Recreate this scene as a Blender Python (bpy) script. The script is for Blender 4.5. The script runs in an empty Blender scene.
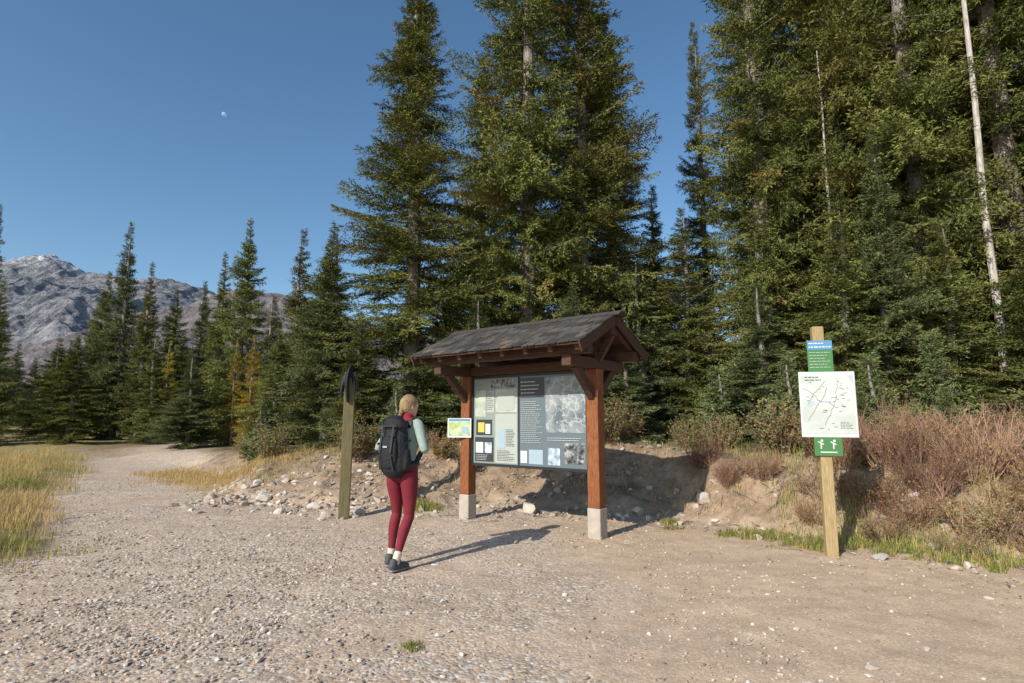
import bpy, bmesh, math, random
import numpy as np
from mathutils import Vector, Matrix
random.seed(7); rng=np.random.default_rng(11)
sc=bpy.context.scene
COL=sc.collection
# ------------------------------------------------------------------ helpers
def link(o,parent=None):
    COL.objects.link(o)
    if parent: o.parent=parent
    return o
def empty(name,loc=(0,0,0),rot=(0,0,0),parent=None):
    e=bpy.data.objects.new(name,None); e.location=loc; e.rotation_euler=rot; e.empty_display_size=.2
    return link(e,parent)
def mesh_np(name,V,F,mats,midx=None,col=None,smooth=False):
    V=np.asarray(V,dtype=np.float32).reshape(-1,3); F=np.asarray(F,dtype=np.int32).reshape(-1,3)
    me=bpy.data.meshes.new(name)
    me.vertices.add(len(V)); me.vertices.foreach_set("co",V.ravel())
    me.loops.add(len(F)*3); me.loops.foreach_set("vertex_index",F.ravel())
    me.polygons.add(len(F)); me.polygons.foreach_set("loop_start",np.arange(len(F),dtype=np.int32)*3)
    for m in mats: me.materials.append(m)
    if midx is not None: me.polygons.foreach_set("material_index",np.asarray(midx,dtype=np.int32))
    me.update(calc_edges=True)
    if col is not None:
        a=me.color_attributes.new("tint",'FLOAT_COLOR','POINT')
        c=np.ones((len(V),4),dtype=np.float32); c[:,:col.shape[1]]=col
        a.data.foreach_set("color",c.ravel())
    me.polygons.foreach_set("use_smooth",np.full(len(F),bool(smooth)))
    me.update()
    return me
def obj(name,me,parent=None,loc=(0,0,0),rot=(0,0,0),scale=(1,1,1)):
    o=bpy.data.objects.new(name,me); o.location=loc; o.rotation_euler=rot; o.scale=scale
    return link(o,parent)
def hsh(ix,iy,seed):
    h=(ix.astype(np.int64)*374761393+iy.astype(np.int64)*668265263+seed*1442695041)&0xFFFFFFFF
    h=((h^(h>>13))*1274126177)&0xFFFFFFFF
    return ((h^(h>>16))&0xFFFFFF)/float(0xFFFFFF)
def vn(x,y,seed=0):
    ix=np.floor(x); iy=np.floor(y); fx=x-ix; fy=y-iy
    fx=fx*fx*(3-2*fx); fy=fy*fy*(3-2*fy)
    a=hsh(ix,iy,seed);b=hsh(ix+1,iy,seed);c=hsh(ix,iy+1,seed);d=hsh(ix+1,iy+1,seed)
    return (a*(1-fx)+b*fx)*(1-fy)+(c*(1-fx)+d*fx)*fy
def fbm(x,y,o=4,seed=0):
    s=0;a=.5
    for i in range(o):
        s=s+a*vn(x,y,seed+i); x=x*2.03;y=y*2.03;a*=.5
    return s
def sst(t):
    t=np.clip(t,0,1); return t*t*(3-2*t)
# ------------------------------------------------------------------ node helper
class M:
    def __init__(s,name,rough=.8,spec=.3):
        s.m=bpy.data.materials.new(name); s.m.use_nodes=True; s.nt=s.m.node_tree
        s.b=s.nt.nodes["Principled BSDF"]; s.b.inputs["Roughness"].default_value=rough
        s.b.inputs["Specular IOR Level"].default_value=spec
        s.tc=s.nt.nodes.new("ShaderNodeTexCoord")
        s.co=s.tc.outputs["Object"]
    def node(s,t,ins={},**kw):
        n=s.nt.nodes.new(t)
        for k,v in kw.items(): setattr(n,k,v)
        for k,v in ins.items():
            if hasattr(v,"is_output") : s.nt.links.new(v,n.inputs[k])
            else: n.inputs[k].default_value=v
        return n
    def L(s,a,b): s.nt.links.new(a,b)
    def noise(s,scale,detail=4,rough=.6,co=None):
        return s.node("ShaderNodeTexNoise",{"Vector":co or s.co,"Scale":scale,"Detail":detail,"Roughness":rough}).outputs["Fac"]
    def mp(s,scale):
        return s.node("ShaderNodeMapping",{"Vector":s.co,"Scale":scale}).outputs[0]
    def ramp(s,fac,stops):
        n=s.nt.nodes.new("ShaderNodeValToRGB"); s.L(fac,n.inputs[0]); r=n.color_ramp
        while len(r.elements)<len(stops): r.elements.new(.5)
        for e,(p,c) in zip(r.elements,stops):
            e.position=p; e.color=(c,c,c,1) if not isinstance(c,(tuple,list)) else (*c,1)
        return n.outputs[0]
    def mix(s,f,a,b,bt='MIX'):
        n=s.nt.nodes.new("ShaderNodeMix"); n.data_type='RGBA'; n.blend_type=bt
        for i,v in ((0,f),(6,a),(7,b)):
            if hasattr(v,"is_output"): s.L(v,n.inputs[i])
            elif i==0: n.inputs[0].default_value=v
            else: n.inputs[i].default_value=(*v,1)
        return n.outputs[2]
    def math(s,op,a,b=0.0):
        n=s.node("ShaderNodeMath",{},operation=op)
        for i,v in ((0,a),(1,b)):
            if hasattr(v,"is_output"): s.L(v,n.inputs[i])
            else: n.inputs[i].default_value=v
        return n.outputs[0]
    def col(s,c):
        if hasattr(c,"is_output"): s.L(c,s.b.inputs["Base Color"])
        else: s.b.inputs["Base Color"].default_value=(*c,1)
        return s
    def bump(s,h,strength=.5,dist=.01):
        n=s.node("ShaderNodeBump",{"Height":h,"Strength":strength,"Distance":dist})
        s.L(n.outputs[0],s.b.inputs["Normal"]); return s
def simple(name,c,rough=.8,var=.25,scale=20,bump=.3,bd=.003,spec=.3):
    m=M(name,rough,spec); f=m.noise(scale)
    m.col(m.mix(f,tuple(x*(1-var) for x in c),tuple(min(1,x*(1+var)) for x in c)))
    if bump: m.bump(m.noise(scale*6,3),bump,bd)
    return m.m
def wood(name,c1,c2,sc_=(14,14,1.2),bump=.5):
    m=M(name,.75,.25); v=m.mp(sc_)
    f=m.noise(6,6,.7,v); g=m.noise(1.5,3,.5)
    c=m.mix(m.ramp(f,[(.35,0),(.65,1)]),c1,c2)
    c=m.mix(m.math('MULTIPLY',g,.5),c,tuple(x*.45 for x in c1))
    m.col(c).bump(f,bump,.004); return m.m
# ------------------------------------------------------------------ materials
def foliage_mat(name,dark,light,brown,transl=.25):
    m=M(name,.6,.25)
    at=m.node("ShaderNodeAttribute",attribute_name="tint")
    sep=m.node("ShaderNodeSeparateColor",{"Color":at.outputs["Color"]})
    oi=m.node("ShaderNodeObjectInfo")
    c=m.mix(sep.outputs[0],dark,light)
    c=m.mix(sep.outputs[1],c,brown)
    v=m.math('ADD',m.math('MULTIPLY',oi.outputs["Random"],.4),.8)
    hsv=m.node("ShaderNodeHueSaturation",{"Color":c,"Value":v,"Hue":m.math('ADD',m.math('MULTIPLY',oi.outputs["Random"],.02),.488)})
    out=[n for n in m.nt.nodes if n.type=='OUTPUT_MATERIAL'][0]
    df=m.node("ShaderNodeBsdfDiffuse",{"Color":hsv.outputs[0]})
    if transl:
        tr=m.node("ShaderNodeBsdfTranslucent",{"Color":hsv.outputs[0]})
        mx=m.node("ShaderNodeMixShader",{0:transl})
        m.L(df.outputs[0],mx.inputs[1]); m.L(tr.outputs[0],mx.inputs[2]); m.L(mx.outputs[0],out.inputs[0])
    else: m.L(df.outputs[0],out.inputs[0])
    m.nt.nodes.remove(m.b)
    return m.m
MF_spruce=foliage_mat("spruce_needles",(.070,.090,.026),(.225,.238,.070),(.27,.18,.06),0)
MF_spruce2=foliage_mat("spruce_needles_young",(.078,.105,.040),(.20,.235,.095),(.25,.19,.08),0)
MF_larch=foliage_mat("larch_needles",(.28,.22,.03),(.55,.43,.07),(.5,.33,.05),.2)
MF_grass=foliage_mat("grass_blades",(.14,.19,.04),(.32,.37,.10),(.64,.47,.21),.3)
MF_leaf=foliage_mat("shrub_leaves",(.14,.16,.07),(.29,.31,.15),(.45,.25,.08),.2)
MF_twig=foliage_mat("shrub_twigs",(.20,.115,.085),(.38,.235,.17),(.30,.22,.16),.0)
bark=M("spruce_bark",.9,.1); f=bark.noise(5,5,.7,bark.mp((6,6,2)))
bark.col(bark.ramp(f,[(.3,(.10,.08,.065)),(.55,(.27,.235,.20)),(.7,(.42,.39,.35))])).bump(f,.8,.02); MB_bark=bark.m
dw=M("bleached_deadwood",.85,.15); f=dw.noise(5,5,.7,dw.mp((5,5,.8)))
dw.col(dw.ramp(f,[(.3,(.20,.17,.14)),(.5,(.45,.41,.36)),(.7,(.66,.62,.56))])).bump(f,.6,.01); M_dead=dw.m
M_beam=wood("stained_timber_dark",(.065,.035,.025),(.14,.078,.05),(1.2,14,14))
M_post=wood("stained_timber_red",(.15,.050,.022),(.42,.16,.06))
M_wpost=wood("weathered_post_green",(.12,.10,.05),(.22,.19,.09))
M_ypost=wood("treated_post",(.32,.23,.11),(.56,.43,.22))
M_shing=M("cedar_shingle",.85,.2); a=M_shing.node("ShaderNodeAttribute",attribute_name="tint")
f=M_shing.noise(30,4,.7,M_shing.mp((3,.6,1)))
M_shing.col(M_shing.mix(1.0,a.outputs["Color"],M_shing.ramp(f,[(.3,.55),(.7,1.2)]),'MULTIPLY')).bump(f,.6,.006); M_shing=M_shing.m
M_conc=simple("concrete_footing",(.42,.37,.31),.9,.35,9,.6,.006)
M_rock=simple("rock_stone",(.36,.335,.31),.9,.35,5,.9,.02)
M_rockw=simple("pale_rock",(.56,.49,.41),.9,.25,6,.7,.015)
M_black=simple("black_nylon",(.016,.017,.020),.6,.3,40,.4,.002)
M_blk2=simple("black_webbing",(.03,.031,.035),.5,.3,60,.3,.001)
M_frame=simple("dark_metal_frame",(.03,.03,.03),.4,.2,10,0)
# ------------------------------------------------------------------ ground
FX=np.array([-6000,-60,-14,-8,-5,-2.5,.4,2.6,3.3,4.5,8,60,6000.]); FY=np.array([30,30,21,15,10.3,9.4,9.2,8.3,7.2,5.9,4.8,4.5,4.5])
AX=np.array([-60,-14,-8,-4,0,5,60.]); AA=np.array([.25,.3,.45,.8,.9,.9,.8])
LY=np.array([-50,0,4,5.3,6.7,10,13.4,18,26,60.]); LX=np.array([-9,-5.6,-4.9,-4.75,-5.1,-7.9,-10.2,-13.2,-19,-40])
def H(x,y):
    x=np.asarray(x,float); y=np.asarray(y,float)
    d=y-np.interp(x,FX,FY)+ (fbm(x*.8,y*.8,3,5)-.45)*1.1
    h=np.interp(x,AX,AA)*sst(d/2.3)
    h+=(fbm(x*.25,y*.25,3,9)-.44)*.25*sst(d/3+.4)
    h+=(fbm(x*1.3,y*1.3,4,19)-.44)*.30*sst(d/2+.3)*sst(1.6-np.abs(d)/8)
    far=np.maximum(0,y-24); h+=np.minimum(far*.02,2.5)
    h+=(fbm(x*.5,y*.5,2,3)-.37)*.05
    g=np.interp(y,LY,LX)-x; h+=.14*sst(g/1.2)*sst((40-np.abs(x))/20)
    return h
def h1(x,y): return float(H(np.array([x]),np.array([y]))[0])
def axis(lo,hi,step,ext_lo,ext_hi,g=1.12):
    a=list(np.arange(lo,hi,step)); s=step
    b=[];v=lo
    while v>ext_lo: s*=g; v-=s; b.append(v)
    s=step;v=a[-1];c=[]
    while v<ext_hi: s*=g; v+=s; c.append(v)
    return np.array(b[::-1]+a+c)
xs=axis(-9,8,.05,-7000,7000,1.13); ys=axis(2.5,13,.05,-500,9000,1.1)
X,Y=np.meshgrid(xs,ys); Z=H(X,Y)
near=sst((26-np.hypot(X,Y-6))/10)
D=Y-np.interp(X,FX,FY)+(fbm(X*.8,Y*.8,3,5)-.45)*1.1
bk_=sst((D+.3)/.9)
Z=Z+((fbm(X*6,Y*6,3,31)-.44)*(.022+.10*bk_)+(fbm(X*17,Y*17,2,37)-.37)*(.009+.04*bk_))*near
tp=[(-2,5),(-6.2,10),(-10.2,16.5),(-14,24),(-18,34)]
td=np.full(X.shape,1e9)
for (ax_,ay_),(bx_,by_) in zip(tp[:-1],tp[1:]):
    vx,vy=bx_-ax_,by_-ay_; t=np.clip(((X-ax_)*vx+(Y-ay_)*vy)/(vx*vx+vy*vy),0,1)
    td=np.minimum(td,np.hypot(X-ax_-t*vx,Y-ay_-t*vy))
trail=1-sst((td-1.0)/.8)
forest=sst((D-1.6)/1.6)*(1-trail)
bank=sst((D+.1)/.9)*(1-trail)
grass=sst((np.interp(Y,LY,LX)-X)/.5+ (fbm(X*1.5,Y*1.5,3,44)-.44)*1.5)
grass=np.maximum(grass,sst((Y-22)/6)*(1-trail))
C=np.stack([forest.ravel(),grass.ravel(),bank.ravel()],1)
ny,nx=X.shape; idx=np.arange(ny*nx).reshape(ny,nx)
q=[idx[:-1,:-1].ravel(),idx[:-1,1:].ravel(),idx[1:,1:].ravel(),idx[1:,:-1].ravel()]
F=np.concatenate([np.stack([q[0],q[1],q[2]],1),np.stack([q[0],q[2],q[3]],1)])
g=M("gravel_and_dirt",.95,.1)
at=g.node("ShaderNodeAttribute",attribute_name="tint"); sp=g.node("ShaderNodeSeparateColor",{"Color":at.outputs["Color"]})
px_=g.node("ShaderNodeSeparateXYZ",{"Vector":g.co})
vo=g.node("ShaderNodeTexVoronoi",{"Vector":g.co,"Scale":40.0,"Randomness":1.0}); vo2=g.node("ShaderNodeTexVoronoi",{"Vector":g.co,"Scale":100.0})
sv=g.node("ShaderNodeSeparateColor",{"Color":vo.outputs["Color"]}); sv2=g.node("ShaderNodeSeparateColor",{"Color":vo2.outputs["Color"]})
big=g.noise(.55,3,.6); mid=g.noise(3.2,4,.75); fine=g.noise(60,2,.7)
leftness=g.math('MULTIPLY',g.math('ADD',g.math('MULTIPLY',px_.outputs[0],-.14),.15),1.0)   # gravel thins out to the right
bl=g.math('ADD',big,g.math('MINIMUM',g.math('MAXIMUM',leftness,-.22),.16))
dirt=g.mix(g.ramp(mid,[(.32,0),(.68,1)]),(.42,.29,.185),(.68,.49,.33))
dirt=g.mix(g.ramp(fine,[(.38,0),(.7,.5)]),dirt,(.36,.27,.19))
stones=g.ramp(sv.outputs[0],[(0,(.22,.185,.155)),(.5,(.47,.40,.33)),(.85,(.63,.56,.48)),(1,(.78,.73,.66))])
st2=g.ramp(sv2.outputs[0],[(0,(.30,.225,.165)),(.6,(.53,.41,.30)),(1,(.74,.64,.52))])
m1=g.math('MULTIPLY',g.ramp(bl,[(.45,.06),(.66,.85)]),g.ramp(sv.outputs[1],[(.3,0),(.5,1)]))
c=g.mix(g.math('MULTIPLY',g.ramp(sv2.outputs[1],[(.4,0),(.55,1)]),.6),dirt,st2)
c=g.mix(m1,c,stones)
p2=g.noise(.8,5,.7,g.mp((1,1.8,1)))
c=g.mix(g.ramp(p2,[(.52,0),(.68,.5)]),c,(.36,.27,.19))
c=g.mix(g.ramp(p2,[(.3,.5),(.46,0)]),c,(.69,.51,.36))
bk=g.mix(g.ramp(mid,[(.35,0),(.65,1)]),(.14,.095,.06),(.36,.26,.175))
c=g.mix(g.math('MULTIPLY',sp.outputs[2],.85),c,bk)
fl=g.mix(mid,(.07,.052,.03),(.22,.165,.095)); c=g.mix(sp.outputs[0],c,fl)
gr=g.mix(mid,(.15,.14,.06),(.42,.32,.15)); c=g.mix(sp.outputs[1],c,gr)
hh=g.math('ADD',g.math('MULTIPLY',g.math('MULTIPLY',vo.outputs["Distance"],g.ramp(bl,[(.45,.15),(.66,1)])),-.7),g.math('MULTIPLY',fine,.3))
g.col(c).bump(hh,.7,.014)
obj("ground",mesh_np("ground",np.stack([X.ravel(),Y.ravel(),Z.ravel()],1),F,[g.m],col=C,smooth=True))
# ------------------------------------------------------------------ stones
def ico(sub=1):
    bm=bmesh.new(); bmesh.ops.create_icosphere(bm,subdivisions=sub,radius=1); bm.verts.ensure_lookup_table()
    V=np.array([v.co[:] for v in bm.verts]); F=np.array([[v.index for v in f.verts] for f in bm.faces]); bm.free(); return V,F
def scatter_stones(name,pts,sizes,sub,mats,seed,flat=.6,smooth=False,sink=.25,cuts=7,tilt=0):
    r=np.random.default_rng(seed); V0,F0=ico(sub); n=len(pts); nv=len(V0)
    V=np.repeat(V0[None],n,0)
    if sub==1: V=V*(1+r.normal(0,.16,(n,nv,1)))
    else:
        for i in range(n):
            for k in range(cuts):
                d=r.normal(size=3); d/=np.linalg.norm(d); cut=r.uniform(.38,.8)
                s=V[i]@d; V[i]-=np.outer(np.maximum(0,s-cut),d)
    sc3=sizes[:,None]*np.stack([r.uniform(.8,1.5,n),r.uniform(.6,1.1,n),np.full(n,flat)*r.uniform(.7,1.2,n)],1)
    V=V*sc3[:,None,:]; a=r.uniform(0,6.28,n); ca,sa=np.cos(a)[:,None],np.sin(a)[:,None]
    if tilt:
        b=r.normal(0,tilt,n);cb,sb=np.cos(b)[:,None],np.sin(b)[:,None]
        V=np.stack([V[:,:,0]*cb-V[:,:,2]*sb,V[:,:,1],V[:,:,0]*sb+V[:,:,2]*cb],2)
    x=V[:,:,0]*ca-V[:,:,1]*sa; y=V[:,:,0]*sa+V[:,:,1]*ca
    z=V[:,:,2]+H(pts[:,0],pts[:,1])[:,None]+sizes[:,None]*(flat-sink)*.6
    V=np.stack([x+pts[:,0:1],y+pts[:,1:2],z],2).reshape(-1,3)
    F=(F0[None]+(np.arange(n)*nv)[:,None,None]).reshape(-1,3)
    t=np.repeat(r.uniform(0,1,n),nv); cc=np.stack([t,t,t],1)
    return obj(name,mesh_np(name,V,F,mats,col=cc,smooth=smooth))
gm=M("gravel_stone",.9,.15); a=gm.node("ShaderNodeAttribute",attribute_name="tint")
c=gm.ramp(a.outputs["Fac"],[(0,(.20,.165,.14)),(.45,(.42,.345,.275)),(.8,(.56,.49,.42)),(1,(.74,.70,.64))])
gm.col(gm.mix(gm.math('MULTIPLY',gm.noise(40,2),.5),c,(.36,.28,.21))); MG=gm.m
n=90000
yy=2.6+ (rng.uniform(0,1,n)**1.5)*12; xx=rng.uniform(-1.05,1.0,n)*yy
w=fbm(xx*.7,yy*.7,3,77); lf=np.clip(.55-xx*.14,0.10,1)
keep=(rng.uniform(0,1,n)<np.clip((w-.3)*3.4,0.12,1)*lf)&(xx>np.interp(yy,LY,LX))&(yy<np.interp(xx,FX,FY)+1.5)
pts=np.stack([xx[keep],yy[keep]],1); sz=.004+.014*rng.uniform(0,1,len(pts))**4.5+.004*rng.uniform(0,1,len(pts))
scatter_stones("gravel",pts,sz,1,[MG],3)
n=460
yy=3+rng.uniform(0,1,n)**1.3*8; xx=rng.uniform(-1.0,.95,n)*yy; k=(xx>np.interp(yy,LY,LX))&(yy<np.interp(xx,FX,FY)+2.2)
scatter_stones("scattered_stones",np.stack([xx[k],yy[k]],1),.009+.028*rng.uniform(0,1,k.sum())**3,2,[MG],4)
P=[];S=[]
for i in range(480):
    t=random.random(); x=-5.6+3.6*t+random.gauss(0,.3); y=11.0-1.7*t+random.gauss(0,.65); P.append((x,y)); S.append(random.choice([.02,.025,.03,.04,.05,.07,.1])*random.uniform(.7,1.2))
scatter_stones("rock_rubble",np.array(P),np.array(S),2,[MG],8,.6,sink=.5,cuts=10,tilt=.35)
P=[];S=[]
for i in range(1000):
    x=random.uniform(-3,5); y=float(np.interp(x,FX,FY))+random.uniform(-.7,2.8); P.append((x,y)); S.append(random.choice([.012,.015,.02,.03,.05,.06])*random.uniform(.7,1.4))
scatter_stones("bank_stones",np.array(P),np.array(S),2,[MG],9,.7,sink=.3,cuts=10,tilt=.3)
def rock(x,y,s,m,seed):
    r=np.random.default_rng(seed); V,F=ico(4)
    for k in range(14):
        d=r.normal(size=3); d/=np.linalg.norm(d); cut=r.uniform(.5,.85); sS=V@d; V=V-np.outer(np.maximum(0,sS-cut),d)
    V*=1+.08*(fbm(V[:,0]*3+9,V[:,1]*3+V[:,2]*3+5,3,seed)-.4)[:,None]
    V*=np.array(s); obj("rock",mesh_np("rock",V,F,[m],smooth=False),loc=(x,y,h1(x,y)+s[2]*.45),rot=(0,0,r.uniform(0,6)))
rock(.27,8.95,(.21,.13,.12),M_rockw,1)
for x,y,s in ((3.75,6.05,.07),(-2.3,8.9,.08),(-3.2,9.5,.1),(-3.9,9.9,.08),(1.9,8.9,.1),(2.9,8.9,.13),(-1.7,9.6,.09),(-4.3,10.2,.12)):
    rock(x,y,(s*1.3,s,s*.75),random.choice([M_rock,M_rockw]),int(abs(x*100)))
# ------------------------------------------------------------------ conifers
def bough(L,seed,dens=1.0):
    r=np.random.default_rng(seed)
    def ax(t): return np.array([L*t,0.06*L*math.sin(3*t+seed),-.16*L*t+.20*L*t*t])
    ntw=int(L/.058*dens)
    P0=[];D0=[];LEN=[]
    for i in range(ntw):
        t=.10+.9*i/ntw
        for sd in (-1,1):
            ln=(.34*L*(1-t)**.8*min(1,t*3.2)+.09)*r.uniform(.5,1.25)
            a=math.radians(r.uniform(32,65)); d=np.array([math.cos(a),sd*math.sin(a),r.uniform(-.45,.35)]); d/=np.linalg.norm(d)
            p=ax(t); ns=max(2,int(ln/.052))
            for k in range(ns):
                u=(k+.5)/ns
                q=p+d*ln*u+np.array([0,0,-.10*ln*u*u])
                for _ in range(2):
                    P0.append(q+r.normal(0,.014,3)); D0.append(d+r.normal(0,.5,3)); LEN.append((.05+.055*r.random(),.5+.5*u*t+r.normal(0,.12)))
    for k in range(int(14*L)+4):
        t=.1+.9*r.random(); P0.append(ax(t)); D0.append(np.array([1,0,0])+r.normal(0,.6,3)); LEN.append((.09,.6+.3*t))
    P0=np.array(P0);D0=np.array(D0);LEN=np.array(LEN); D0/=np.linalg.norm(D0,axis=1)[:,None]
    Wd=np.cross(D0,r.normal(size=D0.shape)+np.array([0,0,1.2])); Wd/=np.linalg.norm(Wd,axis=1)[:,None]
    wd=r.uniform(.010,.019,len(P0))[:,None]; ln=LEN[:,0:1]
    V=np.stack([P0-Wd*wd,P0+Wd*wd,P0+D0*ln],1).reshape(-1,3)
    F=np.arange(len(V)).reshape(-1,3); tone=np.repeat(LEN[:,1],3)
    ts=np.linspace(0,.95,5); wv=[];wf=[]
    for i,t in enumerate(ts):
        rad=.016*L**.5*(1-t)+.003; p=ax(t)
        for k in range(3): wv.append(p+np.array([0,math.cos(k*2.09)*rad,math.sin(k*2.09)*rad]))
    for i in range(4):
        for k in range(3):
            a=i*3+k;b=i*3+(k+1)%3; wf+= [[a,b,b+3],[a,b+3,a+3]]
    return V,F,tone,np.array(wv),np.array(wf)
LENS=[.35,.7,1.1,1.6,2.2]
BT={L:[bough(L,int(L*100)+s) for s in range(3)] for L in LENS}
def trunk(Ht,r0,r,n=9,segs=14,wob=.06):
    V=[];F=[]
    for i in range(segs+1):
        t=i/segs; z=Ht*t; rad=r0*(1-t)**.8+.012
        if i==0: rad*=1.35
        cx=wob*math.sin(t*5+r.uniform(0,.3)); cy=wob*math.cos(t*4)-wob
        for k in range(n):
            a=k*6.283/n; V.append((cx+rad*math.cos(a),cy+rad*math.sin(a),z-.15))
    for i in range(segs):
        for k in range(n):
            a=i*n+k;b=i*n+(k+1)%n; F+=[[a,b,b+n],[a,b+n,a+n]]
    return np.array(V),np.array(F)
def spruce(name,seed,Ht,R,z0,step=.2,nb=6,fm=MF_spruce,gap=.12,pw=.7):
    r=np.random.default_rng(seed)
    VV=[];FF=[];MI=[];CC=[];off=0
    def add(V,F,mi,C):
        nonlocal off
        VV.append(V);FF.append(F+off);MI.append(np.full(len(F),mi));CC.append(C);off+=len(V)
    tv,tf=trunk(Ht*.985,.011*Ht+.03,r); add(tv,tf,1,np.zeros((len(tv),3)))
    z=z0
    while z<Ht-.05:
        rel=(z-z0)/(Ht-z0)
        prof=R*(1-rel)**pw*(.62+.38*min(1,(rel+.03)*5))
        n=nb if rel<.85 else nb-1
        for k in range(n):
            az=r.uniform(0,6.283)
            lm=float(vn(np.array([az*1.3+seed*3]),np.array([z*.95]),seed)[0])
            if r.random()<gap+(.35 if lm<.25 else 0): continue
            lump=.50+.95*lm
            L=max(.16,prof*lump*r.uniform(.72,1.18))
            base=min(LENS,key=lambda q:abs(q-L)); V,F,tone,wv,wf=BT[base][r.integers(3)]
            s=L/base
            el=math.radians(2-14*(1-rel)+ (42*max(0,rel-.35)) + r.normal(0,12))
            ro=r.normal(0,.45)
            Rm=(Matrix.Rotation(az,3,'Z')@Matrix.Rotation(-el,3,'Y')@Matrix.Rotation(ro,3,'X'))
            Rm=np.array(Rm); o=np.array([0,0,z+r.uniform(-.16,.16)])
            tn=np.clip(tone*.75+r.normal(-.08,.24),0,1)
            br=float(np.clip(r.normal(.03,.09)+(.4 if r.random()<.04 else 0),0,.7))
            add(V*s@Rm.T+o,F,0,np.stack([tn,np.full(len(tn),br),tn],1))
            wv2=wv*s@Rm.T+o; add(wv2,wf,1,np.zeros((len(wv2),3)))
        z+=step*(1-.45*rel)*r.uniform(.6,1.4)
    V,F,tone,wv,wf=BT[.35][0]; Rm=np.array(Matrix.Rotation(-math.pi/2,3,'Y'))
    add(V@Rm.T+np.array([0,0,Ht-.3]),F,0,np.stack([tone,tone*0,tone],1))
    for k in range(12):
        zz=r.uniform(.3,z0+2); az=r.uniform(0,6.28); V,F,tone,wv,wf=BT[.7][r.integers(3)]
        Rm=np.array(Matrix.Rotation(az,3,'Z')@Matrix.Rotation(math.radians(r.uniform(0,25)),3,'Y')); v=wv*r.uniform(.5,1.0)*min(1,R)@Rm.T+np.array([0,0,zz])
        add(v,wf,1,np.zeros((len(v),3)))
    return mesh_np(name,np.concatenate(VV),np.concatenate(FF),[fm,MB_bark],np.concatenate(MI),np.concatenate(CC))
BIG=[spruce("spruce_tall_a",1,18,2.1,.9,.225,7,MF_spruce),
     spruce("spruce_tall_b",2,18,1.9,1.2,.24,6,MF_spruce,.13,.6),
     spruce("spruce_tall_c",3,18,2.2,.8,.235,7,MF_spruce,.13,.65)]
MID=[spruce("spruce_mid_a",4,10,1.7,.2,.18,6,MF_spruce2,.1,.85),
     spruce("spruce_mid_b",5,10,1.4,.25,.18,6,MF_spruce,.12,.8),
     spruce("spruce_mid_c",6,10,2.0,.2,.18,6,MF_spruce,.1,.9)]
LAR=spruce("larch_a",9,8,1.5,.4,.26,6,MF_larch,.2,.8)
SAP=spruce("spruce_sapling",12,2.0,.62,.06,.075,7,MF_spruce2,.05,.9)
def tree(me,x,y,h,rs=1.0,rz=None,lean=(0,0),name="spruce_tree",parent=None):
    base=18 if me in BIG else (8 if me is LAR else (2 if me is SAP else 10)); s=h/base
    if rz is None: rz=random.uniform(0,6.28)
    z=h1(x,y)
    return obj(name,me,parent,(x,y,z),(lean[0],lean[1],rz),(rs,rs,s))
tree(BIG[0],-2.55,14,12.6,1.05,.5)
tree(BIG[2],.35,14.2,19,1.05,1.2); tree(BIG[0],1.9,14.8,18,1.1,2.6); tree(BIG[1],3.0,17,13.5,.95,.4)
tree(BIG[1],-.9,16.8,12,.9,3.3); tree(BIG[1],7.1,20.5,16,.62,1.1)
tree(MID[1],4.9,19,8.5,1.1); tree(MID[0],3.2,14,4.5,.75); tree(MID[2],4.4,14.3,6,.75)
for i,(x,y,h,rs) in enumerate([(6.25,13.6,18.5,.95),(7.8,13.0,20,1.05),(8.9,12.1,19,.95),(10.7,11.8,20,1.1),(8.1,16.5,19,1.05),
     (10,16,21,1.15),(12.6,13.5,19,1.15),(13.2,17.0,20,1.2),(13.4,10.2,18,1.1),(11.5,9.9,15,.9),(9.7,13.6,17,.9),(11.9,15.0,20,1.15)]):
    tree(BIG[(i*2+1)%3],x,y,h,rs)
for x,y,h,rs in [(6.6,11.2,4.8,.85),(8.2,10.6,4.2,.8),(5.3,12.0,3.4,.75),(10.0,8.9,4.0,.85),(7.5,11.2,6.4,.75),(9.1,9.6,3.8,.75),(-.8,13.2,3.4,.75),(1.4,12.9,3.6,.7),(2.5,12.6,2.6,.6),(-4.4,13.6,5.4,.8),(-3.4,12.6,3.0,.6),(12.2,9.2,4,.8),(5.9,12.9,6,.8)]:
    tree(random.choice(MID),x,y,h,rs)
for x,y,h,rs in [(5.6,8.9,1.5,.9),(6.9,9.3,1.9,1.1),(4.7,9.7,1.6,.9),(8.3,8.8,1.9,1.1),(3.9,10.9,1.5,.9),(1.2,11.9,1.4,.8),(-2.3,11.6,1.3,.8),(6.2,8.2,1.0,.6),(-6.0,14,1.5,.9),(5.1,8.4,.9,.6)]:
    tree(SAP,x,y,h,rs,name="spruce_sapling")
for i,(x,y,h,rs) in enumerate([(-28.1,30,12.6,.8),(-21.9,24,7.0,.85),(-22.4,28,4.9,.9),(-24.6,32,5.6,.9),(-26,35,7.6,.9),(-23.9,33,9.6,.9),(-20.8,30,11.7,1.05),
     (-18.8,29,9.1,.9),(-18,30,8.0,.9),(-17.6,32,8.8,.9),(-14.5,28,9.3,.95),(-12.4,26,10.5,1.05),(-10.6,25,6.4,.9),(-8.3,22,8.4,1.0),(-5.9,18,6.6,.95),(-6.6,20,6.8,.85),
     (-16.3,26,4.8,.9),(-19.6,25.5,4.6,.9),(-13.2,23.5,3.8,.85),(-24,26,4.6,.9),(-7.2,17.5,3.6,.7),(-16.2,31,7.5,.9),(-21.6,33,8.2,.95)]):
    tree(MID[i%3],x,y,h,rs)
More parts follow.
